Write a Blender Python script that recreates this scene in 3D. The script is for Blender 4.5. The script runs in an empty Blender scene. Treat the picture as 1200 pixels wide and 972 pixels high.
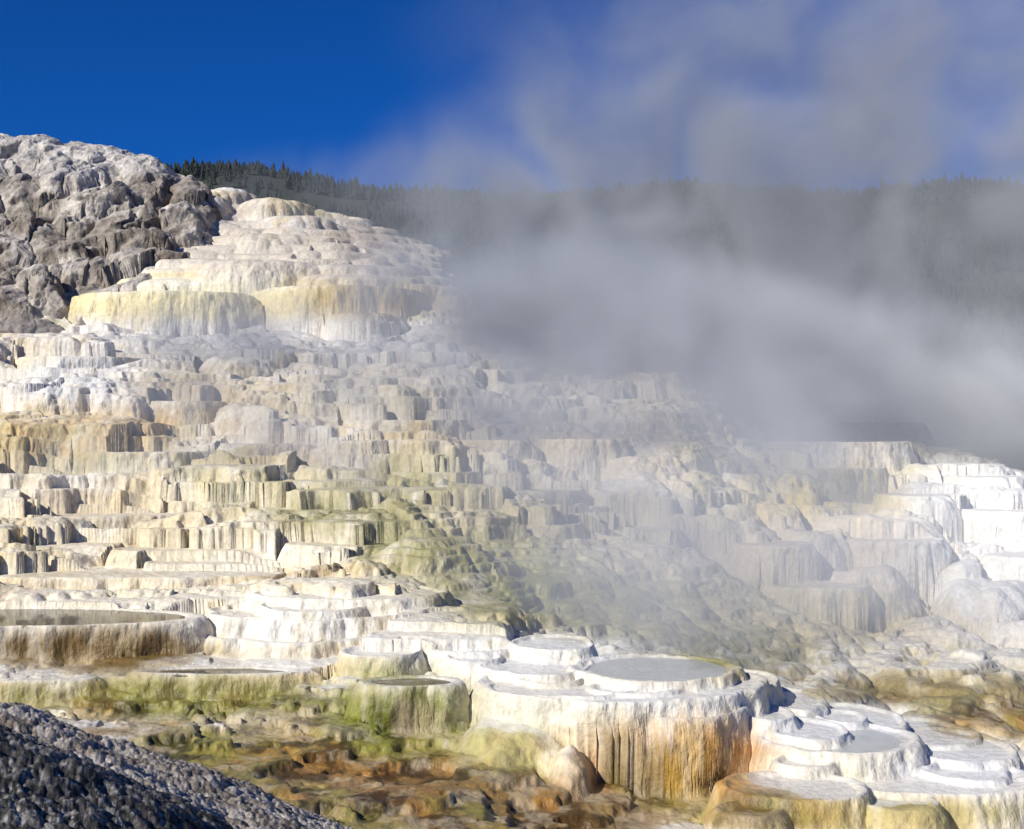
import bpy, math, numpy as np, time
T0=time.time()
F=1449.0; HZ=500.0
rng=np.random.RandomState(7)
scene=bpy.context.scene
# ---------------- numpy noise -----------------
TV=rng.rand(256,256).astype(np.float32)
TJ=rng.rand(256,256,3).astype(np.float32)
def vnoise(x,y,seed=0):
    x=x+seed*17.31; y=y+seed*9.73
    xi=np.floor(x).astype(np.int32); yi=np.floor(y).astype(np.int32)
    fx=(x-xi).astype(np.float32); fy=(y-yi).astype(np.float32)
    fx=fx*fx*(3-2*fx); fy=fy*fy*(3-2*fy)
    a=TV[xi&255,yi&255]; b=TV[(xi+1)&255,yi&255]; c=TV[xi&255,(yi+1)&255]; d=TV[(xi+1)&255,(yi+1)&255]
    return (a+(b-a)*fx)*(1-fy)+(c+(d-c)*fx)*fy
def fbm(x,y,o=4,seed=0):
    s=0;a=1;t=0
    for i in range(o):
        s=s+a*vnoise(x*2**i,y*2**i,seed+i*3);t+=a;a*=0.5
    return s/t
def worley(x,y,seed=0):
    x=x+seed*13.7; y=y+seed*5.1
    xi=np.floor(x).astype(np.int32); yi=np.floor(y).astype(np.int32)
    best=np.full(x.shape,9.0,np.float32); idv=np.zeros(x.shape,np.float32)
    for i in (-1,0,1):
        for j in (-1,0,1):
            t=TJ[(xi+i)&255,(yi+j)&255]
            d=(xi+i+t[...,0]-x)**2+(yi+j+t[...,1]-y)**2
            m=d<best
            best=np.where(m,d,best); idv=np.where(m,t[...,2],idv)
    return best,idv
def sstep(a,b,x):
    t=np.clip((x-a)/(b-a),0,1); return t*t*(3-2*t)

# ---------------- base tables -----------------
def make_base(cols):
    pxs=sorted(cols); dk=np.exp(np.linspace(math.log(5),math.log(160),400))
    Z=[]
    for p in pxs:
        dd=np.array([c[1] for c in cols[p]],float); zz=np.array([-(c[0]-HZ)/F*c[1] for c in cols[p]])
        z=np.interp(dk,dd,zz)
        k=np.exp(-np.linspace(-2,2,9)**2); k/=k.sum()
        z=np.convolve(np.pad(z,4,mode='edge'),k,'valid')
        Z.append(z)
    Z=np.array(Z); pg=np.linspace(pxs[0],pxs[-1],200)
    Zg=np.array([np.interp(pg,pxs,Z[:,i]) for i in range(len(dk))]).T
    k=np.exp(-np.linspace(-2,2,9)**2); k/=k.sum()
    Zg=np.array([np.convolve(np.pad(Zg[:,i],4,mode='edge'),k,'valid') for i in range(len(dk))]).T
    def f(U,R):
        a=np.clip((U-pg[0])/(pg[1]-pg[0]),0,198.999); b=np.clip((np.log(R)-math.log(5))/(math.log(160)-math.log(5))*399,0,398.999)
        ai=a.astype(int); bi=b.astype(int); fa=a-ai; fb=b-bi
        return ((Zg[ai,bi]*(1-fa)+Zg[ai+1,bi]*fa)*(1-fb)+(Zg[ai,bi+1]*(1-fa)+Zg[ai+1,bi+1]*fa)*fb).astype(np.float32)
    return f
C={}
left=[(1150,15),(985,20),(915,23),(870,25.5),(835,28),(795,29.3),(790,30.2),(735,31.5),(720,33),(700,34.5),(650,38),(600,42),(550,46),(500,50),(455,54),(418,57),(402,62),(378,68),(362,75),(330,85),(300,95),(380,120),(640,150)]
C[-500]=left; C[0]=left
C[200]=[(1150,15),(985,20),(915,23),(870,25.5),(835,28),(795,29.3),(790,30.2),(745,32),(700,35),(650,38.5),(600,42),(550,46),(500,50),(455,54),(422,57),(405,62),(395,65.5),(345,69),(305,73),(262,82),(228,90),(222,95),(260,115),(600,150)]
C[400]=[(1150,15),(985,20),(925,22.5),(885,25.5),(845,27),(785,29.3),(740,31.5),(700,34),(650,38),(600,42),(550,46),(500,50),(455,54),(425,57),(408,62),(398,65.5),(345,69),(310,72),(278,80),(252,88),(265,98),(400,120),(650,150)]
C[520]=[(1150,15),(990,20),(930,22.5),(890,25.5),(845,27),(775,30.0),(740,32.5),(700,35),(650,38.5),(600,42),(550,46),(500,50),(455,54.5),(425,57),(404,61),(390,65),(360,69),(325,76),(290,84),(305,92),(450,110),(700,150)]
C[620]=[(1150,15),(995,20.5),(945,23),(890,25.5),(820,28),(765,32),(735,35),(700,37),(650,40),(600,43),(550,46.5),(500,50.5),(455,55),(420,58.5),(402,61.5),(386,65),(385,72),(600,98),(750,150)]
C[800]=[(1150,15),(1010,20.5),(985,22.5),(945,24.8),(875,28),(820,31.5),(782,34),(745,37),(705,39.5),(655,42),(605,45),(553,48),(503,52),(457,56),(428,60),(440,66),(700,95),(750,150)]
C[880]=[(1150,15),(1010,20.5),(985,22.5),(945,24.8),(885,28),(830,32),(790,35.5),(750,38.5),(715,41),(665,43.5),(615,47),(570,51),(530,56),(503,61),(500,66),(700,92),(750,150)]
C[1000]=[(1150,15),(1020,20.5),(975,23),(940,25.5),(895,28),(840,32.5),(790,37),(755,40),(720,42.5),(670,45),(620,48),(590,52),(550,56),(512,62),(500,66),(530,74),(700,98),(750,150)]
C[1200]=[(1150,15),(1020,20.5),(985,23),(940,26.5),(860,31.5),(810,36),(788,38.5),(752,41),(720,43.5),(670,46),(620,50),(580,54),(560,58),(560,64),(650,80),(760,110),(760,150)]
C[1700]=[(1150,15),(1020,20.5),(985,23),(935,27),(860,32),(810,38),(752,45),(710,50),(660,56),(630,62),(640,75),(760,110),(760,150)]
base=make_base(C)

TUBS=[ # pxa,pxb,pytop,depth_front,ry,hw,w,carve,round
(110,395,792,28.6,.72,1.1,.26,1,0),(-160,140,799,28.4,.7,.9,.25,0,0),
(-260,247,735,30.1,1.8,1.6,.22,1,0),
(232,455,752,30.6,2.2,.55,.2,0,0),(242,480,726,31.4,2.0,.55,.2,0,0),(285,528,702,32.4,1.8,.5,.2,0,0),(300,430,716,31.5,1.2,.4,.15,0,0),
(395,500,770,28.8,1.0,.7,.2,0,0),(480,618,764,29.4,1.5,.5,.2,0,0),(500,600,738,30.8,1.3,.5,.2,0,0),(560,700,790,27.4,1.4,.5,.2,0,0),
(430,560,750,30.0,1.0,.3,.15,0,0),(520,590,775,28.6,.8,.3,.15,0,0),
(600,705,762,29.0,1.2,.5,.2,0,0),
(398,560,806,26.4,.8,1.5,.25,1,0),
(556,760,816,25.8,1.6,.6,.22,0,0),(600,690,800,26.9,.8,.35,.15,0,0),
(678,870,797,26.6,1.6,.3,.12,0,0),(690,800,812,26.0,.7,.2,.12,0,0),
(560,905,822,25.3,2.2,.8,.2,0,0),(690,903,845,24.9,2.2,2.2,.35,0,0),
(530,700,868,24.6,1.5,1.6,1.0,0,1),(635,705,880,24.0,1.0,1.8,.9,0,1),
(850,918,806,27.4,1.2,.7,.2,0,0),(890,975,832,27.2,1.4,.8,.25,0,0),(930,1075,858,26.4,1.5,.7,.25,0,0),
(860,940,845,25.8,.9,.5,.2,0,0),(960,1020,846,26.6,.7,.3,.12,0,0),
(886,1092,884,24.3,1.5,.75,.28,0,0),(905,1000,868,24.9,1.1,.5,.2,0,0),(1000,1110,900,24.6,1.0,.35,.2,0,0),(900,990,900,23.9,.6,.3,.15,0,0),
(810,1050,940,22.2,1.2,.9,.3,0,0),(960,1230,935,22.9,1.6,1.0,.3,0,0),(1080,1190,915,23.8,1.1,.4,.2,0,0),(830,930,958,21.8,.6,.25,.15,0,0),(1000,1120,950,22.3,.7,.35,.15,0,0),
(1050,1200,893,24.8,1.6,.8,.3,0,0),(1020,1160,874,26.0,1.5,.6,.3,0,0),(960,1060,873,25.3,.7,.25,.12,0,0),
# right mounds
(1085,1178,662,43.8,1.6,3.0,1.3,0,1),(1148,1300,725,40.6,2.4,2.5,1.2,0,1),(1020,1330,572,50.5,4,3.0,1.8,0,1),(1140,1350,625,47,3,3.0,1.5,0,1),
(1040,1200,548,55,4,1.5,1.0,0,1),(1010,1120,600,48.5,2,2.0,1.2,0,1),(1110,1220,690,42.5,2,1.5,1.0,0,1),
(1030,1140,582,50,2,.7,.3,0,0),(1130,1260,600,49,2,.8,.3,0,0),(1160,1290,655,45,2,.7,.3,0,0),(1120,1210,560,53,2.4,.6,.3,0,0),
(700,960,606,44.6,2.6,2.8,1.4,0,1),(950,1122,614,46,2.6,3.0,1.4,0,1),(830,1000,652,43,1.8,2.2,1.2,0,1),(960,1080,672,43,1.6,1.8,1.0,0,1),
(720,830,636,43.2,1.6,1.8,.9,0,1),(780,900,597,46.5,1.8,1.8,.8,0,1),(900,1010,627,45.4,1.6,1.8,.8,0,1),
(700,800,622,43.8,1.2,.5,.2,0,0),(860,960,640,43.4,1.2,.5,.2,0,0),(1000,1110,635,45.2,1.4,.6,.2,0,0),(900,1030,690,41.8,1.2,.5,.2,0,0),
(855,1050,550,53.5,3.5,2.2,.3,0,0),(860,1080,518,57.5,3,1.2,.35,0,0),(900,1100,495,63,3,1.2,.6,0,0),
# mid
(10,168,417,55.5,3.2,2.7,.35,0,0),(222,322,420,56,2.2,2.2,.9,0,1),(395,545,426,56,2.4,2.4,1.0,0,1),(330,400,438,54.5,1.6,1.2,.5,0,0),
(395,548,492,49.2,2.2,1.5,.3,0,0),(535,650,516,47.8,1.8,1.5,.3,0,0),(620,735,515,48.2,1.8,1.2,.3,0,0),(250,400,520,47.6,1.8,.9,.3,0,0),(80,240,530,47,1.8,.9,.3,0,0),
(455,560,554,45.6,1.6,.9,.2,0,0),(540,690,576,44.6,1.9,2.0,.35,0,0),(600,690,616,42.0,1.2,1.6,.35,0,0),(470,590,600,42.8,1.4,1.0,.3,0,0),
(-40,180,564,45.2,1.8,.8,.2,0,0),(180,330,588,43.5,1.7,.9,.22,0,0),(-80,210,606,41.6,1.7,1.0,.22,0,0),(300,460,598,42.4,1.8,1.6,.3,0,0),
(-80,150,642,38.8,1.7,.7,.2,0,0),(120,330,648,38.2,1.8,.7,.2,0,0),(150,410,666,36.9,1.8,1.0,.25,0,0),(-80,330,678,36.0,1.7,1.1,.25,0,0),(330,480,640,38.6,1.4,.8,.25,0,0),
(660,800,438,58,2,.9,.25,0,0),(690,790,468,55,2,.9,.25,0,0),(620,700,393,62.5,3,.8,.25,0,0),(170,260,470,51.5,1.6,1.0,.3,0,0),(560,660,450,54.5,1.6,1.2,.5,0,1),(-60,60,470,52,1.8,1.2,.3,0,0),
# cornice & upper mounds
(68,335,340,65.3,5,2.4,.45,0,0),(285,505,333,66.0,5.5,2.6,.45,0,0),(380,470,365,63.5,3,.7,.5,0,0),
(195,405,302,69.5,5,1.7,1.2,0,1),(225,395,268,75.5,6,3.0,1.8,0,1),(350,525,300,75,6,2.5,1.6,0,1),(300,520,283,80,6,3.0,1.6,0,1),(290,400,250,81,4,1.6,.9,0,1),
(190,270,222,83,4,2.6,1.2,0,1),(225,300,214,88,5,1.5,1.2,0,1),(268,370,230,84,5,1.6,.8,0,1),(370,470,262,84,5,1.6,.9,0,1),(430,540,288,82,5,1.6,.9,0,1),
]
def w_z(py,d): return -(py-HZ)/F*d
def terr(H,s,wr,ph,rd):
    t=H/s+ph; k=np.floor(t); f=t-k
    q=np.clip((f-(1-wr))/wr,0,1)
    g=(1-rd)*(q*q*(3-2*q))+rd*np.sqrt(np.clip(1-(1-q)**2,0,1))
    return s*(k+g*0.94+0.06*f-ph), q
def terrace_height(U,R):
    X=(U-600)/F*R; Y=R
    B=base(U,R)
    wx=X+2.2*(fbm(X*.35,Y*.35,3,3)-.5); wy=Y+2.2*(fbm(X*.35,Y*.35,3,5)-.5)
    w1,_=worley(wx/3.4,wy/3.4,1); w2,_=worley(wx/1.2,wy/1.2,2); w3,_=worley(X/.42,Y/.42,3)
    _,c1=worley(wx/8,wy/5,4); _,c2=worley(wx/6.0,wy/2.6,5)
    mod=np.clip((fbm(X*.16+3,Y*.16,2,8)-.3)*2.5,.2,1.4)
    calm=sstep(480,400,U)*sstep(49,46,R)
    mod=mod*(1-.4*calm)
    lobes=mod*1.0*(0.5-w1)+0.32*(1-.4*calm)*(0.4-w2)+0.05*(0.4-w3)
    amp=sstep(27.5,30.5,R)
    H=B+0.3+lobes*(.3+.7*amp)+0.9*(1-.4*calm)*(fbm(X*.14,Y*.14,3,9)-.5)+.34*(fbm(X*.9,Y*.9,4,10)-.5)
    rd=np.clip((fbm(X*.12,Y*.15,2,11)-.26)*4,0,1)
    A,q1=terr(H,1.9,.25,c1,rd)
    ca=.6*np.clip((fbm(X*.09+7,Y*.12,2,14)-.25)*2.5,.2,1)
    H2=(1-ca)*H+ca*A
    T,q=terr(H2,.56,.20+.22*4*q1*(1-q1),c2,rd*.95)
    T2,_=terr(H2+.06*(.4-w3),.24,.3,c2*2.3,rd*.5)
    ff=np.clip((fbm(X*.22,Y*.3,3,15)-.43)*5,0,1)
    T=T*(1-ff*.8)+T2*ff*.8
    T=T+.07*(fbm(X*2.2,Y*2.2,3,19)-.5)
    sm=np.exp(-((R-61)/2.5)**2)*sstep(560,480,U)*.7
    sm=np.maximum(sm,sstep(1000,1080,U)*sstep(37,40,R)*.7)
    sm=np.maximum(sm,sstep(640,740,U)*sstep(27,30,R)*sstep(43.5,40.5,R)*.85)
    sm=np.maximum(sm,sstep(700,760,U)*sstep(1150,1100,U)*sstep(41,43,R)*sstep(51,48,R)*.7)
    lum=H-.3+.55*(fbm(X*.8,Y*.8,5,12)-.5)+.25*(.4-w2)
    lt,_=terr(lum,.3,.35,c2,rd*0+.6)
    lum=.5*lum+.5*lt
    T=T*(1-sm)+lum*sm
    up=sstep(66,70,R)*sstep(560,500,U)
    dm=B+.9*(fbm(X*.16,Y*.16,2,17)-.5)+.5*(.5-w1)+.12*(.4-w2)
    dt,_=terr(dm,.8,.35,c1,rd*0+.9)
    dm=.35*dm+.65*dt
    T=T*(1-up)+dm*up
    wr1,_=worley(wx/.75,wy/.7,9); wr2,_=worley(X/.3,Y/.28,10)
    rm=np.clip((fbm(X*.6,Y*.6,3,16)-.42)*5,0,1)
    rub=B+0.8*(fbm(X*.55,Y*.6,5,13)-.5)+rm*(.15*(.35-wr1)+.12*(.35-wr2))+.03*(.4-w3)
    rt,_=terr(rub,.22,.2,c2*0,rd*0+.3)
    rub=.3*rub+.7*rt+.12*(fbm(X*3,Y*3,4,18)-.5)
    fg=1-amp
    T=T*(1-fg)+rub*fg
    wob=0.14*(0.5-w1)*2+.18*(.4-w2)+.05*(.4-w3)
    for (a,b,pt,df,ry,hw,w,cv,ro) in TUBS:
        zt=w_z(pt,df); cy=df+ry; cx=((a+b)/2-600)/F*(df+ry*.5); rx=(b-a)/2/F*(df+ry*.6)
        c0=np.searchsorted(U[:,0],a-60); c1_=np.searchsorted(U[:,0],b+60)
        sl=slice(c0,c1_)
        Xs=X[sl];Ys=Y[sl];Ts=T[sl];wb=wob[sl]
        dd=np.sqrt(((Xs-cx)/rx)**2+((Ys-cy)/ry)**2)
        if cv: sd=(1-dd)*ry+.35*wb
        else: sd=(1-dd)*min(rx,ry)+1.6*wb*min(1,ry/2)
        q_=np.clip(sd/w,0,1)
        g=np.sqrt(np.clip(1-(1-q_)**2,0,1)) if ro else .5*np.sqrt(np.clip(1-(1-q_)**2,0,1))+.5*q_*q_*(3-2*q_)
        z=zt-hw*(1-g)
        if cv:
            z=z-.14*sstep(w+.05,w+.25,sd)
            front=np.where(Ys>cy,np.minimum(Ts,zt+9),np.minimum(Ts,zt))
            T[sl]=np.where(sd>w,z,np.where(sd>0,np.maximum(front,z),Ts))
        else:
            far=df>66
            if ro: z=z+(.16 if far else .35)*(fbm(Xs*1.0,Ys*1.0,4,21)-.5)+(.10 if far else .24)*(.4-w2[sl])
            else: z=z-(.07 if df<33 else .03)*sstep(w+.02,w+.16,sd)
            if df>33 and not far:
                Ts=Ts-.35*np.exp(-(np.minimum(sd,0)/.6)**2)*sstep(cy,cy-.3*ry,Ys)*(sd<0)
                cut=(sd>0)&(Ts<zt+.55)&(Ys<cy+.3*ry)
                T[sl]=np.where(cut,z,np.where(sd>0,np.maximum(Ts,z),Ts))
            else:
                T[sl]=np.where(sd>0,np.maximum(Ts,z),Ts)
    return T

def build_grid(name,u0,u1,nu,r0,r1,nr,bfun,hfun,post,colfun,mat):
    u=np.linspace(u0,u1,nu).astype(np.float32)
    uc=np.linspace(u0,u1,60); rc=np.exp(np.linspace(math.log(r0),math.log(r1),500))
    Uc,Rc=np.meshgrid(uc,rc,indexing='ij'); Zb=bfun(Uc,Rc)
    s=np.abs(np.diff(Zb,axis=1))*F/Rc[:,1:]+np.diff(Rc,axis=1)/Rc[:,1:]*350
    k=np.exp(-np.linspace(-2,2,9)**2); k/=k.sum()
    s=np.array([np.convolve(np.pad(s[:,i],4,mode='edge'),k,'valid') for i in range(s.shape[1])]).T
    k=np.exp(-np.linspace(-2,2,31)**2); k/=k.sum()
    s=np.array([np.convolve(np.pad(r_,15,mode='edge'),k,'valid') for r_ in s])
    cs=np.concatenate([np.zeros((60,1)),np.cumsum(s,axis=1)],axis=1); cs/=cs[:,-1:]
    tt=np.linspace(0,1,nr)
    Rr=np.array([np.interp(tt,cs[i],rc) for i in range(60)])
    a=(u-u0)/(u1-u0)*58.999; ai=a.astype(int); fa=(a-ai)[:,None]
    RR=(Rr[ai]*(1-fa)+Rr[ai+1]*fa).astype(np.float32)
    UU=np.repeat(u[:,None],nr,1)
    ZZ=hfun(UU,RR).astype(np.float32)
    X=(UU-600)/F*RR; Y=RR.copy()
    dzr=np.abs(np.gradient(ZZ,axis=1)/np.gradient(Y,axis=1)); dzu=np.abs(np.gradient(ZZ,axis=0)/np.gradient(X,axis=0))
    g=np.sqrt(dzr**2+dzu**2); steep=g/np.sqrt(1+g*g)
    k=np.array([1,2,3,2,1])/9.
    sp=sum(k[j]*np.roll(steep,j-2,axis=1) for j in range(5))
    sp=np.clip((sp-.25)*1.6,0,1)
    X,Y,ZZ=post(X,Y,ZZ,sp)
    col,wet=colfun(X,Y,ZZ,sp)
    co=np.stack([X,Y,ZZ],-1).reshape(-1,3).astype(np.float32)
    return mesh_grid(name,co,nu,nr,col.reshape(-1,3),wet.reshape(-1),mat)
def mesh_grid(name,co,nu,nr,col,wet,mat):
    idx=np.arange(nu*nr).reshape(nu,nr)
    q=np.stack([idx[:-1,:-1],idx[1:,:-1],idx[1:,1:],idx[:-1,1:]],-1).reshape(-1,4).astype(np.int32)
    me=bpy.data.meshes.new(name); me.vertices.add(len(co)); me.vertices.foreach_set('co',co.ravel())
    me.loops.add(q.size); me.loops.foreach_set('vertex_index',q.ravel())
    me.polygons.add(len(q)); me.polygons.foreach_set('loop_start',np.arange(0,q.size,4,dtype=np.int32))
    me.polygons.foreach_set('use_smooth',np.ones(len(q),bool))
    me.update(calc_edges=True)
    a=me.color_attributes.new('Col','FLOAT_COLOR','POINT')
    c4=np.concatenate([np.clip(col,0.01,.9),np.clip(wet,0,1)[:,None]],1).astype(np.float32)
    a.data.foreach_set('color',c4.ravel())
    me.materials.append(mat)
    ob=bpy.data.objects.new(name,me); scene.collection.objects.link(ob)
    return ob

# ---------------- materials -----------------
def N(nt,t,**kw):
    n=nt.nodes.new(t)
    for k,v in kw.items(): setattr(n,k,v)
    return n
def rock_mat(name,bs=.5,scale=1.0,streak=True,mott=.25):
    m=bpy.data.materials.new(name); m.use_nodes=True; nt=m.node_tree; L=nt.links
    b=nt.nodes['Principled BSDF']
    at=N(nt,'ShaderNodeAttribute',attribute_name='Col'); tc=N(nt,'ShaderNodeTexCoord')
    n1=N(nt,'ShaderNodeTexNoise'); n1.inputs['Scale'].default_value=5*scale; n1.inputs['Detail'].default_value=5; n1.inputs['Roughness'].default_value=.62
    L.new(tc.outputs['Object'],n1.inputs['Vector'])
    mr=N(nt,'ShaderNodeMapRange'); mr.inputs['From Min'].default_value=.3; mr.inputs['From Max'].default_value=.7
    mr.inputs['To Min'].default_value=1-mott*1.4; mr.inputs['To Max'].default_value=1+mott*.6
    L.new(n1.outputs['Fac'],mr.inputs['Value'])
    fac=mr.outputs[0]; hgt=n1.outputs['Fac']
    if streak:
        ge=N(nt,'ShaderNodeNewGeometry'); sx=N(nt,'ShaderNodeSeparateXYZ'); L.new(ge.outputs['Normal'],sx.inputs[0])
        vz=N(nt,'ShaderNodeMapRange'); vz.inputs['From Min'].default_value=.9; vz.inputs['From Max'].default_value=.4; L.new(sx.outputs['Z'],vz.inputs['Value'])
        mp=N(nt,'ShaderNodeMapping'); mp.inputs['Scale'].default_value=(8*scale,8*scale,2.2*scale)
        L.new(tc.outputs['Object'],mp.inputs['Vector'])
        n2=N(nt,'ShaderNodeTexNoise'); n2.inputs['Scale'].default_value=1; n2.inputs['Detail'].default_value=3
        L.new(mp.outputs[0],n2.inputs['Vector'])
        c=N(nt,'ShaderNodeMath',operation='MULTIPLY_ADD'); L.new(n2.outputs['Fac'],c.inputs[0]); c.inputs[1].default_value=1; c.inputs[2].default_value=-.5
        d=N(nt,'ShaderNodeMath',operation='MULTIPLY'); L.new(c.outputs[0],d.inputs[0]); L.new(vz.outputs[0],d.inputs[1])
        e=N(nt,'ShaderNodeMath',operation='MULTIPLY_ADD'); L.new(d.outputs[0],e.inputs[0]); e.inputs[1].default_value=mott*2.2; e.inputs[2].default_value=1
        mu=N(nt,'ShaderNodeMath',operation='MULTIPLY'); L.new(fac,mu.inputs[0]); L.new(e.outputs[0],mu.inputs[1]); fac=mu.outputs[0]
        ad=N(nt,'ShaderNodeMath',operation='ADD'); L.new(hgt,ad.inputs[0]); L.new(d.outputs[0],ad.inputs[1]); hgt=ad.outputs[0]
    vm=N(nt,'ShaderNodeVectorMath',operation='SCALE'); L.new(at.outputs['Color'],vm.inputs[0]); L.new(fac,vm.inputs['Scale'])
    L.new(vm.outputs[0],b.inputs['Base Color'])
    rr=N(nt,'ShaderNodeMapRange'); rr.inputs['To Min'].default_value=.85; rr.inputs['To Max'].default_value=.2
    L.new(at.outputs['Alpha'],rr.inputs['Value']); L.new(rr.outputs[0],b.inputs['Roughness'])
    b.inputs['Specular IOR Level'].default_value=.35
    bp=N(nt,'ShaderNodeBump'); bp.inputs['Strength'].default_value=bs; bp.inputs['Distance'].default_value=.12/scale
    L.new(hgt,bp.inputs['Height']); L.new(bp.outputs[0],b.inputs['Normal'])
    return m
m_trav=rock_mat('travertine',.5,1.0,True,.17)
m_rock=rock_mat('weathered_travertine',.8,.6,False,.35)
m_grav=rock_mat('gravel',.9,5.0,False,.5)

def post_t(X,Y,Z,st):
    n=fbm(X*2.0,Z*1.8+Y*.5,4,31)-.5; n2=fbm(X*6,Z*3.2+Y,2,33)-.5
    a=st*sstep(18,26,Y)
    up=1-.6*sstep(68,72,Y)
    Y=Y+a*(.40*n+.07*n2)*up; X=X+a*.14*(fbm(Z*3,Y*2,3,35)-.5)
    Z=Z+.06*(fbm(X*3,Y*3,4,36)-.5)*up*(1-.6*(1-st)*sstep(33,31,Y))
    return X,Y,Z
CB=[ # px,py,rx,ry,col,strength
(350,392,300,30,(.88,.83,.75),.9),
(560,450,170,50,(.83,.75,.61),.5),
(250,355,190,20,(.87,.75,.40),.97),(440,350,90,24,(.56,.40,.12),.97),(190,335,120,8,(.86,.82,.66),.6),
(430,290,110,40,(.50,.43,.36),.9),(290,295,110,28,(.66,.58,.47),.97),(290,215,60,8,(.85,.84,.84),1),(260,250,70,20,(.50,.45,.40),.8),(350,262,60,12,(.6,.55,.49),.6),
(120,495,150,25,(.62,.45,.22),.6),(90,445,90,35,(.72,.69,.64),.9),(205,455,60,22,(.5,.39,.23),.5),(60,520,120,20,(.58,.42,.20),.5),
(420,600,140,35,(.34,.31,.15),.8),(540,560,150,40,(.48,.42,.20),.65),(620,620,100,50,(.42,.36,.22),.7),
(640,530,120,40,(.62,.52,.36),.6),(300,570,120,30,(.68,.59,.35),.55),(200,625,160,20,(.66,.54,.32),.5),(400,460,140,30,(.66,.58,.38),.4),
(690,690,190,55,(.27,.26,.09),.95),(520,650,110,30,(.35,.32,.14),.8),(800,745,200,45,(.31,.28,.11),.9),(850,640,170,45,(.64,.53,.37),.75),
(960,575,90,28,(.64,.49,.14),.97),(780,480,110,50,(.60,.50,.34),.6),(850,540,80,60,(.52,.44,.23),.6),
(1010,650,120,45,(.70,.60,.46),.75),(960,720,160,35,(.50,.43,.26),.8),
(1130,825,240,45,(.32,.26,.12),.97),(1180,640,110,120,(.86,.82,.74),1),(1190,570,120,30,(.87,.84,.77),1),
(300,715,200,35,(.87,.80,.64),.6),(100,650,200,60,(.75,.64,.44),.45),
]
CF=[
(430,915,480,75,(.27,.155,.055),1),(250,940,160,60,(.34,.24,.15),.6),(620,950,140,40,(.27,.17,.055),.8),(330,870,200,25,(.33,.26,.07),.7),
(110,762,150,26,(.19,.12,.04),1),(200,817,230,24,(.28,.25,.07),1),
(480,842,88,40,(.25,.27,.035),1),(455,785,60,18,(.38,.36,.14),.75),
(650,835,110,32,(.82,.76,.60),.9),(600,880,70,30,(.54,.49,.20),.9),(670,885,36,34,(.82,.70,.48),.9),
(800,892,118,44,(.62,.30,.055),1),(790,818,130,20,(.82,.77,.67),.9),
(620,765,150,28,(.84,.80,.71),.8),(370,733,130,36,(.86,.81,.70),.85),(980,850,110,28,(.78,.75,.70),.85),(990,900,110,28,(.80,.73,.57),.9),
(1120,900,90,28,(.78,.75,.70),.9),(1040,955,220,18,(.60,.51,.22),.95),(900,950,90,22,(.42,.31,.08),.8),
]
def col_t(X,Y,Z,st):
    px=600+X/Y*F; py=HZ-Z/Y*F
    n=fbm(X*.25,Y*.25+Z*.4,4,41); n2=fbm(X*1.2,Y*1.2+Z*1.2,4,43); n3=fbm(X*5,Z*.8+Y*.4,3,45)
    cr=np.array([.88,.795,.64]); ta=np.array([.66,.51,.31]); gr=np.array([.46,.38,.28])
    a=np.clip((n-.41)*3.4+ (n2-.5)*1.4,0,1)[...,None]*(.25+.6*st[...,None])
    col=cr*(1-a)+ta*a
    b=(np.clip((n3-.5)*4,0,1)*np.clip((n2-.42)*5,0,1)*st)[...,None]*.45
    col=col*(1-b)+gr*b
    ye=(np.clip((fbm(X*.35+9,Y*.35+Z*.5,4,47)-.53)*7,0,1)*st)[...,None]*.65
    col=col*(1-ye)+np.array([.66,.49,.19])*ye
    ol=(np.clip((fbm(X*.3+9,Y*.3+Z*.5,4,49)-.56)*7,0,1)*st)[...,None]*.55
    col=col*(1-ol)+np.array([.38,.35,.15])*ol
    wet=np.zeros_like(X)+.1
    def app(lst,col,wet,thr):
        for (cx,cy,rx,ry,c,s) in lst:
            e=((px-cx)/rx)**2+((py-cy)/ry)**2
            g=np.exp(-np.minimum(e,20)**1.3)
            m=np.clip(g*s*1.25+(n2-.5)*g*1.8*thr+(n3-.5)*g*st*1.6*thr,0,1)*np.clip(g*4,0,1)
            cc=np.array(c)
            col=col*(1-m[...,None])+cc*m[...,None]
            lum=cc.mean(); wet=wet*(1-m)+m*(.7 if lum<.35 else .2)
        return col,wet
    col,wet=app(CB,col,wet,1.0)
    col,wet=app(CF,col,wet,1.0)
    fgm=sstep(790,840,py)
    dm=np.clip(1-(col.mean(-1)-.2)*3,0,1)*fgm
    og=np.clip((fbm(X*.9,Y*.9,4,57)-.46)*5,0,1)*dm
    col=col*(1-.65*og[...,None])+np.array([.44,.21,.045])*.65*og[...,None]
    ol=np.clip((fbm(X*.8,Y*.8,4,58)-.47)*6,0,1)*dm
    col=col*(1-.65*ol[...,None])+np.array([.26,.25,.055])*.65*ol[...,None]
    dk=np.clip((fbm(X*1.9,Y*1.9,5,51)-.49)*8,0,1)*dm
    col=col*(1-.72*dk[...,None])
    lt=np.clip((fbm(X*2.4,Y*2.4,5,53)-.55)*8,0,1)*dm
    col=col*(1-lt[...,None]*.6)+np.array([.52,.42,.27])*lt[...,None]*.6
    so=(np.exp(-np.minimum(((px-800)/120)**2+((py-885)/60)**2,20)**1.5)*st*np.clip((fbm(X*6,Z*.5,3,55)-.60)*7,0,1))[...,None]
    col=col*(1-so*.6)+np.array([.76,.58,.32])*so*.6
    flat=(1-st)*sstep(740,760,py)*(col.mean(-1)>.45)
    wet=np.maximum(wet,flat*.9); col=col*(1-.4*flat[...,None])+np.array([.86,.86,.84])*.4*flat[...,None]
    return col.astype(np.float32),wet
build_grid('travertine_terrace',-200,1400,1400,15,105,1650,base,terrace_height,post_t,col_t,m_trav)
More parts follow.
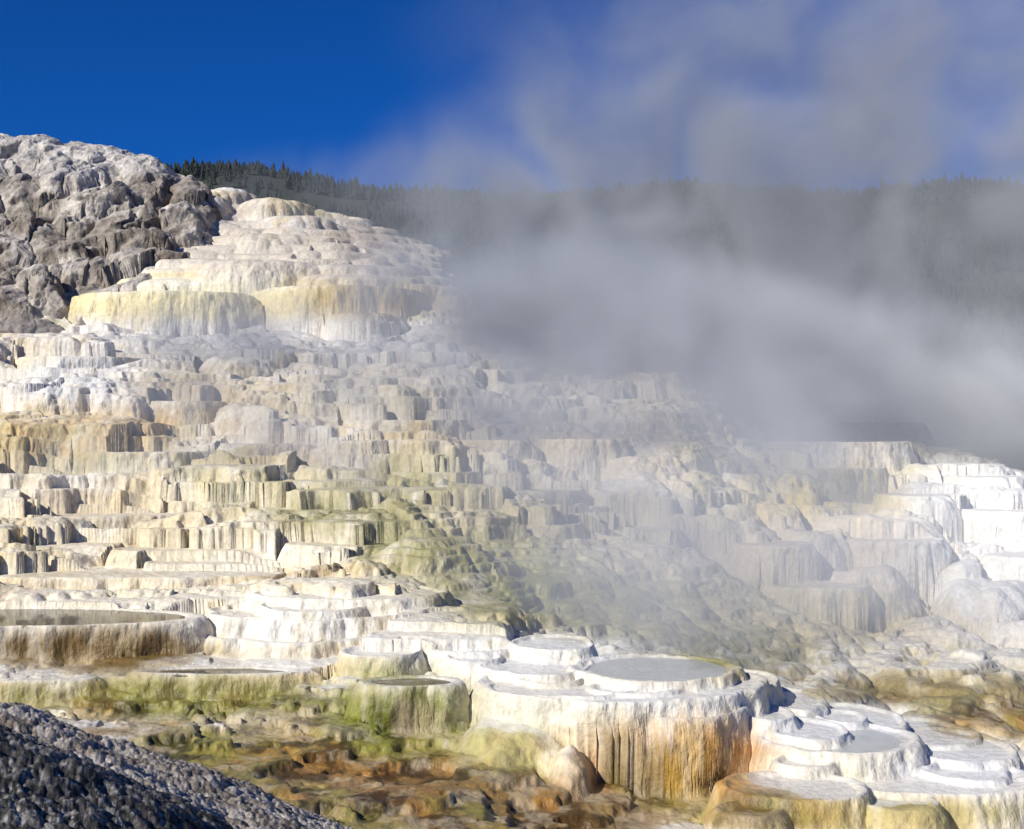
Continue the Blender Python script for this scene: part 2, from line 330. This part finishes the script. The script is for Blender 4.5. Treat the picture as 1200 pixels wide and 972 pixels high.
print('terrace',time.time()-T0)

# ---------------- rocky hill upper left -----------------
CR={}
CR[-500]=[(700,60),(400,66),(350,69),(300,73),(250,78),(210,84),(203,86),(162,87.5),(160,92),(165,100),(400,125)]
CR[0]=[(700,60),(380,66.5),(345,70),(300,74),(250,79),(218,85),(208,86.5),(160,87.3),(156,92),(162,100),(400,125)]
CR[100]=[(700,60),(390,66.5),(345,69.5),(300,74),(250,79),(218,85),(210,86.5),(175,87.3),(168,92),(178,100),(400,125)]
CR[180]=[(700,62),(385,67.5),(330,72),(290,75),(250,79),(220,85),(213,86.5),(189,87.3),(184,92),(195,100),(420,125)]
CR[235]=[(700,62),(420,67),(350,72),(300,77),(262,81),(236,86),(225,88),(222,90),(235,95),(300,105),(500,125)]
CR[300]=[(700,62),(600,67),(500,72),(400,77),(350,82),(330,90),(400,95),(450,105),(500,125)]
CR[700]=[(900,62),(900,125)]
rb=make_base(CR)
def rock_h(U,R):
    X=(U-600)/F*R; Y=R
    B=rb(U,R)
    wx=X+1.8*fbm(X*.5,Y*.5,4,61); wy=Y+1.8*fbm(X*.5,Y*.5,4,62)
    w1,i1=worley(wx/3.8,wy/4.2,6); w2,i2=worley(wx/1.5,wy/2.0,7); w3,_=worley(wx/.6,wy/.8,8)
    H=B+2.6*(.35-w1)+1.4*(i1-.5)+.8*(.35-w2)+.5*(i2-.5)+.14*(.35-w3)+1.2*(fbm(X*.4,Y*.4,5,63)-.5)
    top=sstep(86,87.5,R)
    H2=B+.6*(.35-w1)+.3*(.35-w2)+.1*(.35-w3)
    H=H*(1-top)+H2*top
    t,_=terr(H,1.9,.35,fbm(X*.2,Y*.2,2,65)*2,np.ones_like(H)*.8)
    m=np.clip((fbm(X*.3,Y*.3,2,66)-.4)*5,0,.6)
    return H*(1-m)+m*t
def post_r(X,Y,Z,st):
    Y=Y+1.3*(fbm(X*.9,Z*1.0,5,71)-.5); X=X+.8*(fbm(X*.8+5,Z*1.0,5,72)-.5)
    Z=Z+.4*(fbm(X*1.2,Z*1.2,4,74)-.5)
    return X,Y,Z
def col_r(X,Y,Z,st):
    px=600+X/Y*F; py=HZ-Z/Y*F
    n=fbm(X*.35,Z*.35+Y*.2,5,73); n2=fbm(X*1.4,Z*1.4+Y,4,75)
    a=np.clip((n-.38)*3.6,0,1)[...,None]
    col=np.array([.29,.24,.19])*(1-a)+np.array([.66,.59,.50])*a
    d=np.clip((n2-.50)*6,0,1)[...,None]
    col=col*(1-.5*d)
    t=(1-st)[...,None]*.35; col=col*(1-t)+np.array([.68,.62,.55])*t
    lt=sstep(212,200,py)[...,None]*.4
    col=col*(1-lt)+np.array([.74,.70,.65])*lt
    return col,np.zeros_like(X)
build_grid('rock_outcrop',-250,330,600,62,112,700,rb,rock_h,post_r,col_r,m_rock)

# ---------------- foreground gravel banks -----------------
def mk_bank(name,cr,u0,u1,r0,r1,cfun,seed,mat,amp):
    bb=make_base(cr)
    def h(U,R):
        X=(U-600)/F*R; Y=R
        w1,_=worley(X/.30,Y/.30,seed); w2,_=worley(X/.11,Y/.11,seed+1); w3,_=worley(X/.05,Y/.05,seed+2)
        m=fbm(X*1.5,Y*1.5,3,seed+5)
        return bb(U,R)+amp*(.12*(.4-w1)*np.clip((m-.4)*5,0,1)+.08*(.4-w2)+.035*(.4-w3)+.30*(fbm(X*1.2,Y*1.2,5,seed)-.5))
    def post(X,Y,Z,st): return X,Y,Z
    return build_grid(name,u0,u1,700,r0,r1,500,bb,h,post,cfun,mat)
def col_dark(X,Y,Z,st):
    n=fbm(X*4,Y*4+Z*3,5,81); n2=fbm(X*22,Y*22,3,82)
    a=np.clip((n-.45)*4,0,1)[...,None]; b=np.clip((n2-.56)*8,0,1)[...,None]
    col=np.array([.045,.042,.038])*(1-a)+np.array([.18,.165,.15])*a
    return col*(1-b*.7)+np.array([.52,.49,.45])*b*.7,np.zeros_like(X)
def col_lt(X,Y,Z,st):
    n=fbm(X*2.2,Y*2.2+Z,5,83); n2=fbm(X*12,Y*12,3,84)
    a=np.clip((n-.42)*4,0,1)[...,None]; b=np.clip((n2-.54)*6,0,1)[...,None]
    col=np.array([.24,.20,.16])*(1-a)+np.array([.48,.43,.38])*a
    return col*(1-b*.6)+np.array([.68,.63,.57])*b*.6,np.zeros_like(X)
G1={-500:[(1400,6),(850,9),(790,11),(810,13),(1150,16)],0:[(1500,6),(935,8.5),(848,10.5),(858,12),(1150,15)],120:[(1500,6),(980,8.5),(897,10.5),(907,12),(1200,15)],
 250:[(1500,6),(1050,8.5),(960,10.5),(970,12),(1250,15)],400:[(1600,6),(1150,8.5),(1080,10.5),(1090,12),(1300,15)],700:[(1700,6),(1400,9),(1300,12),(1400,15)]}
G2={-500:[(1200,12),(850,15),(800,18),(840,21),(1000,25)],0:[(1200,12),(890,15),(826,18),(845,20.5),(1000,25)],150:[(1200,12),(920,15),(872,18),(885,20.5),(1040,25)],
 300:[(1200,12),(975,15),(926,17.5),(940,20),(1080,25)],430:[(1300,12),(1030,15),(980,17.5),(1000,20),(1150,25)],700:[(1500,12),(1200,18),(1250,25)]}
mk_bank('gravel_bank',G1,-200,480,7,14.5,col_dark,21,m_grav,1.0)
mk_bank('gravel_bank.001',G2,-200,620,13,24.5,col_lt,27,m_grav,1.2)

# ---------------- water -----------------
def water(name,col,al):
    mw=bpy.data.materials.new(name); mw.use_nodes=True; b=mw.node_tree.nodes['Principled BSDF']
    b.inputs['Base Color'].default_value=(*col,1); b.inputs['Roughness'].default_value=.05; b.inputs['Alpha'].default_value=al
    nt=mw.node_tree; nn=N(nt,'ShaderNodeTexNoise'); nn.inputs['Scale'].default_value=6; bp=N(nt,'ShaderNodeBump'); bp.inputs['Strength'].default_value=.15; bp.inputs['Distance'].default_value=.02
    tc=N(nt,'ShaderNodeTexCoord'); nt.links.new(tc.outputs['Object'],nn.inputs['Vector']); nt.links.new(nn.outputs['Fac'],bp.inputs['Height']); nt.links.new(bp.outputs[0],b.inputs['Normal'])
    return mw
mw=water('spring_water',(.10,.085,.045),.85); mw2=water('shallow_spring_water',(.62,.65,.65),.5)
SH=[(678,870,797),(500,600,738),(886,1092,884)]
for t in TUBS:
    (a,bx,pt,df,ry,hw,w,cv,ro)=t
    sh=(a,bx,pt) in SH
    if not (cv or sh): continue
    zt=w_z(pt,df)-(.06 if sh else .045); cy=df+ry; cx=((a+bx)/2-600)/F*(df+ry*.5); rx=(bx-a)/2/F*(df+ry*.6)
    if sh: kk=1-(w+.12)/min(rx,ry)
    else: kk=1-w/ry*.9
    vs=[(cx+rx*kk*math.cos(i/96*2*math.pi),cy+ry*kk*math.sin(i/96*2*math.pi),zt) for i in range(96)]
    me=bpy.data.meshes.new('hot_spring_pool'); me.from_pydata(vs,[],[list(range(96))]); me.materials.append(mw2 if sh else mw)
    scene.collection.objects.link(bpy.data.objects.new('hot_spring_pool',me))

# ---------------- ground, forest hill -----------------
mg=bpy.data.materials.new('ground_soil'); mg.use_nodes=True; nt=mg.node_tree; b=nt.nodes['Principled BSDF']; b.inputs['Roughness'].default_value=.95
nn=N(nt,'ShaderNodeTexNoise'); nn.inputs['Scale'].default_value=.05; nn.inputs['Detail'].default_value=10
tc=N(nt,'ShaderNodeTexCoord'); nt.links.new(tc.outputs['Object'],nn.inputs['Vector'])
cr=N(nt,'ShaderNodeValToRGB'); cr.color_ramp.elements[0].color=(.015,.02,.010,1); cr.color_ramp.elements[1].color=(.045,.05,.025,1)
nt.links.new(nn.outputs['Fac'],cr.inputs[0]); nt.links.new(cr.outputs[0],b.inputs['Base Color'])
me=bpy.data.meshes.new('ground'); S=4000
me.from_pydata([(-S,-S,-28),(S,-S,-28),(S,S,-28),(-S,S,-28)],[],[(0,1,2,3)]); me.materials.append(mg)
scene.collection.objects.link(bpy.data.objects.new('ground',me))
def hillz(x,y):
    px=600+x/y*F
    sk=np.interp(px,[-800,100,250,300,340,420,520,620,720,800,900,1000,1100,1200,1400,2200],[222,222,218,220,230,242,244,250,246,240,250,256,240,240,250,270])
    zc=(HZ-sk)/F*520
    t=sstep(120,520,y)
    z=-27+(zc+27)*t
    z=np.where(y>520,zc-(y-520)*.12,z)
    return z+8*(fbm(x*.012,y*.012,4,91)-.5)*sstep(130,250,y)
gx=np.linspace(-520,620,150); gy=np.linspace(120,900,120)
XX,YY=np.meshgrid(gx,gy,indexing='ij'); ZZ=hillz(XX,YY)
mesh_grid('forest_hill',np.stack([XX,YY,ZZ],-1).reshape(-1,3).astype(np.float32),150,120,np.full((150*120,3),.05),np.zeros(150*120),mg)
def conifers(n):
    V=[];Fc=[];base_=0
    y=rng.uniform(230,560,n); y[:n//3]=rng.uniform(440,545,n//3)
    px=rng.uniform(120,1420,n); x=(px-600)/F*y
    z=hillz(x,y)
    dens=fbm(x*.03,y*.03,3,95)
    for i in range(n):
        if dens[i]<.28: continue
        h=rng.uniform(2.4,6.5)*(1.0 if rng.rand()>.1 else 1.3); rad=h*rng.uniform(.22,.36)
        ax,ay,az=x[i],y[i],z[i]-.5
        for k in range(4):
            a=k*math.pi/2; V.append((ax+.15*math.cos(a),ay+.15*math.sin(a),az))
        V.append((ax,ay,az+h*.9)); Fc+= [(base_+k,base_+(k+1)%4,base_+4) for k in range(4)]; base_+=5
        nl=4; rn=rng.rand(nl,16)
        for l in range(nl):
            z0=h*(.12+.2*l); z1=min(h*(.12+.2*l+.36),h*1.02); rr=rad*(1-l/nl*.8)
            m=6; off=rn[l,15]*6.28
            for k in range(m):
                a=off+k*6.283/m; q=rr*(.45+.7*rn[l,k])
                V.append((ax+q*math.cos(a),ay+q*math.sin(a),az+z0-.06*rn[l,7+k]*h))
            V.append((ax,ay,az+z1))
            Fc+=[(base_+k,base_+(k+1)%m,base_+m) for k in range(m)]; base_+=m+1
    me=bpy.data.meshes.new('conifer_forest'); me.from_pydata(V,[],Fc)
    m=bpy.data.materials.new('conifer_foliage'); m.use_nodes=True; nt=m.node_tree; b=nt.nodes['Principled BSDF']; b.inputs['Roughness'].default_value=.9
    nn=N(nt,'ShaderNodeTexNoise'); nn.inputs['Scale'].default_value=.3; nn.inputs['Detail'].default_value=3
    tc=N(nt,'ShaderNodeTexCoord'); nt.links.new(tc.outputs['Object'],nn.inputs['Vector'])
    cr=N(nt,'ShaderNodeValToRGB'); cr.color_ramp.elements[0].position=.35; cr.color_ramp.elements[1].position=.7
    cr.color_ramp.elements[0].color=(.008,.015,.010,1); cr.color_ramp.elements[1].color=(.028,.036,.02,1)
    nt.links.new(nn.outputs['Fac'],cr.inputs[0]); nt.links.new(cr.outputs[0],b.inputs['Base Color'])
    me.materials.append(m); scene.collection.objects.link(bpy.data.objects.new('conifer_forest',me))
conifers(11000)
print('forest',time.time()-T0)

# ---------------- steam -----------------
def steam():
    ng=bpy.data.node_groups.new('steam_field','GeometryNodeTree')
    ng.interface.new_socket('Geometry',in_out='INPUT',socket_type='NodeSocketGeometry')
    ng.interface.new_socket('Geometry',in_out='OUTPUT',socket_type='NodeSocketGeometry')
    L=ng.links
    def node(t,**k):
        n=ng.nodes.new(t)
        for a,b in k.items(): setattr(n,a,b)
        return n
    def math_(op,a,b=None,c=None,clamp=False):
        n=node('ShaderNodeMath',operation=op); n.use_clamp=clamp
        for i,v in enumerate((a,b,c)):
            if v is None: continue
            if isinstance(v,(int,float)): n.inputs[i].default_value=v
            else: L.new(v,n.inputs[i])
        return n.outputs[0]
    pos=node('GeometryNodeInputPosition').outputs[0]
    def noise(scale,detail,vec,dist=0,rough=.55):
        n=node('ShaderNodeTexNoise'); n.inputs['Scale'].default_value=scale; n.inputs['Detail'].default_value=detail
        n.inputs['Distortion'].default_value=dist; n.inputs['Roughness'].default_value=rough
        L.new(vec,n.inputs['Vector']); return n.outputs[0]
    mp=node('ShaderNodeVectorMath',operation='MULTIPLY'); mp.inputs[1].default_value=(1,.6,.95); L.new(pos,mp.inputs[0])
    n1=noise(.12,5,mp.outputs[0],1.0,.6)
    wisp=math_('MULTIPLY_ADD',n1,5.2,-2.05,clamp=True)
    n2=noise(.24,4,mp.outputs[0],.8,.6); wisp2=math_('MULTIPLY_ADD',n2,4.5,-1.8,clamp=True)
    blobs=[
     (1000,400,86,22,6,7,.10,0),(760,370,80,13,5,6,.10,0),(1200,440,86,16,7,6,.09,0),
     (640,310,76,9,5,6,.11,0),(520,250,84,9,4,4,.12,0),(720,250,82,11,5,7,.13,0),(950,260,86,20,6,8,.12,0),(1050,130,88,22,6,9,.075,0),(800,140,86,11,5,8,.085,0),(1250,230,90,18,6,10,.12,0),
     (640,180,86,9,4,5,.07,0),(950,30,88,22,6,7,.045,0),(600,225,84,9,5,5,.10,0),(1180,60,90,16,6,8,.045,0),(420,225,94,11,3,3,.07,0),
     (560,440,51,8,3,3.2,.30,1),(420,395,57,9,3,2.6,.40,1),(250,395,59,8,3,2.0,.34,1),(660,420,54,7,4,3.8,.30,1),(580,370,60,8,4,3.4,.26,0),(440,350,61,6,3,2.5,.14,1),(700,395,60,8,4,3.6,.26,0),
     (800,430,58,9,4,3.8,.30,0),(900,455,61,12,4,3.8,.30,0),(1120,495,64,12,4,2.8,.28,0),(840,520,51,8,3,2.8,.18,0),(740,480,51,7,3,2.8,.16,0),(600,480,49,6,3,2.6,.15,0),(380,450,53,7,3,2.4,.16,1),
     (680,640,37,5,3,2.8,.12,0),(820,710,34,5,3,2.0,.14,0),(560,560,43,6,3,2.6,.14,1),(900,610,41,6,3,2.8,.14,0),(300,500,47,7,3,2.4,.22,1),(1130,660,38,5,3,2.2,.12,0),(720,560,43,6,3,2.8,.14,0),(150,560,43,5,3,1.6,.10,1),
    ]
    tot=None
    for (px,py,d,rx,ry,rz,s,kd) in blobs:
        c=((px-600)/F*d,d,-(py-HZ)/F*d)
        a=node('ShaderNodeVectorMath',operation='SUBTRACT'); L.new(pos,a.inputs[0]); a.inputs[1].default_value=c
        m=node('ShaderNodeVectorMath',operation='MULTIPLY'); L.new(a.outputs[0],m.inputs[0]); m.inputs[1].default_value=(1/rx/1.5,1/ry/1.5,1/rz/1.5)
        ln=node('ShaderNodeVectorMath',operation='DOT_PRODUCT'); L.new(m.outputs[0],ln.inputs[0]); L.new(m.outputs[0],ln.inputs[1])
        f=math_('SUBTRACT',1.0,ln.outputs['Value'],clamp=True)
        f=math_('POWER',f,1.5)
        f=math_('MULTIPLY',f,s)
        if kd==1: f=math_('MULTIPLY',f,wisp2)
        tot=f if tot is None else math_('ADD',tot,f)
    w=math_('MULTIPLY_ADD',wisp,.85,.15)
    tot=math_('MULTIPLY',tot,w)
    vc=node('GeometryNodeVolumeCube')
    L.new(tot,vc.inputs['Density']); vc.inputs['Min'].default_value=(-30,29,-9); vc.inputs['Max'].default_value=(62,102,36)
    vc.inputs['Resolution X'].default_value=130; vc.inputs['Resolution Y'].default_value=70; vc.inputs['Resolution Z'].default_value=80
    m=bpy.data.materials.new('steam'); m.use_nodes=True; nt=m.node_tree; nt.nodes.clear()
    m.cycles.volume_step_rate=4.0
    o=nt.nodes.new('ShaderNodeOutputMaterial'); v=nt.nodes.new('ShaderNodeVolumeScatter')
    at=nt.nodes.new('ShaderNodeAttribute'); at.attribute_name='density'
    nt.links.new(at.outputs['Fac'],v.inputs['Density'])
    v.inputs['Color'].default_value=(.98,.99,1.0,1); v.inputs['Anisotropy'].default_value=-.5
    nt.links.new(v.outputs[0],o.inputs['Volume'])
    sm=node('GeometryNodeSetMaterial'); sm.inputs['Material'].default_value=m
    L.new(vc.outputs[0],sm.inputs[0])
    go=node('NodeGroupOutput'); L.new(sm.outputs[0],go.inputs[0])
    vd=bpy.data.volumes.new('steam_cloud'); vd.materials.append(m)
    ob=bpy.data.objects.new('steam_cloud',vd); scene.collection.objects.link(ob)
    md=ob.modifiers.new('steam','NODES'); md.node_group=ng
steam()

# ---------------- world, sun, camera -----------------
sd=np.array([-.62,-.58,.60]); sd/=np.linalg.norm(sd)
w=bpy.data.worlds.new('World'); scene.world=w; w.use_nodes=True; nt=w.node_tree
bg=nt.nodes['Background']; sk=nt.nodes.new('ShaderNodeTexSky'); sk.sky_type='NISHITA'; sk.sun_disc=False
sk.sun_elevation=math.asin(sd[2]); sk.sun_rotation=math.atan2(sd[0],sd[1])%(2*math.pi); sk.altitude=2000; sk.dust_density=.3; sk.ozone_density=3
mx=nt.nodes.new('ShaderNodeMix'); mx.data_type='RGBA'; mx.blend_type='MULTIPLY'; mx.inputs[0].default_value=1
nt.links.new(sk.outputs[0],mx.inputs[6]); mx.inputs[7].default_value=(.05,.42,1.05,1)
nt.links.new(mx.outputs[2],bg.inputs['Color']); bg.inputs['Strength'].default_value=.082
sl=bpy.data.lights.new('sun','SUN'); sl.energy=5; sl.angle=math.radians(.5); sl.color=(1,.965,.89)
so=bpy.data.objects.new('sun',sl); scene.collection.objects.link(so)
from mathutils import Vector
so.rotation_euler=Vector(sd).to_track_quat('Z','Y').to_euler(); so.location=(-40,-20,50)
cd=bpy.data.cameras.new('camera'); cd.lens=36*F/1200; cd.sensor_width=36; cd.clip_end=8000; cd.clip_start=.1
co=bpy.data.objects.new('camera',cd); scene.collection.objects.link(co); co.location=(0,0,0)
co.rotation_euler=(math.radians(90)+math.atan(14/F),0,0); scene.camera=co
scene.view_settings.view_transform='Standard'; scene.view_settings.look='None'; scene.view_settings.exposure=0
print('total',time.time()-T0)
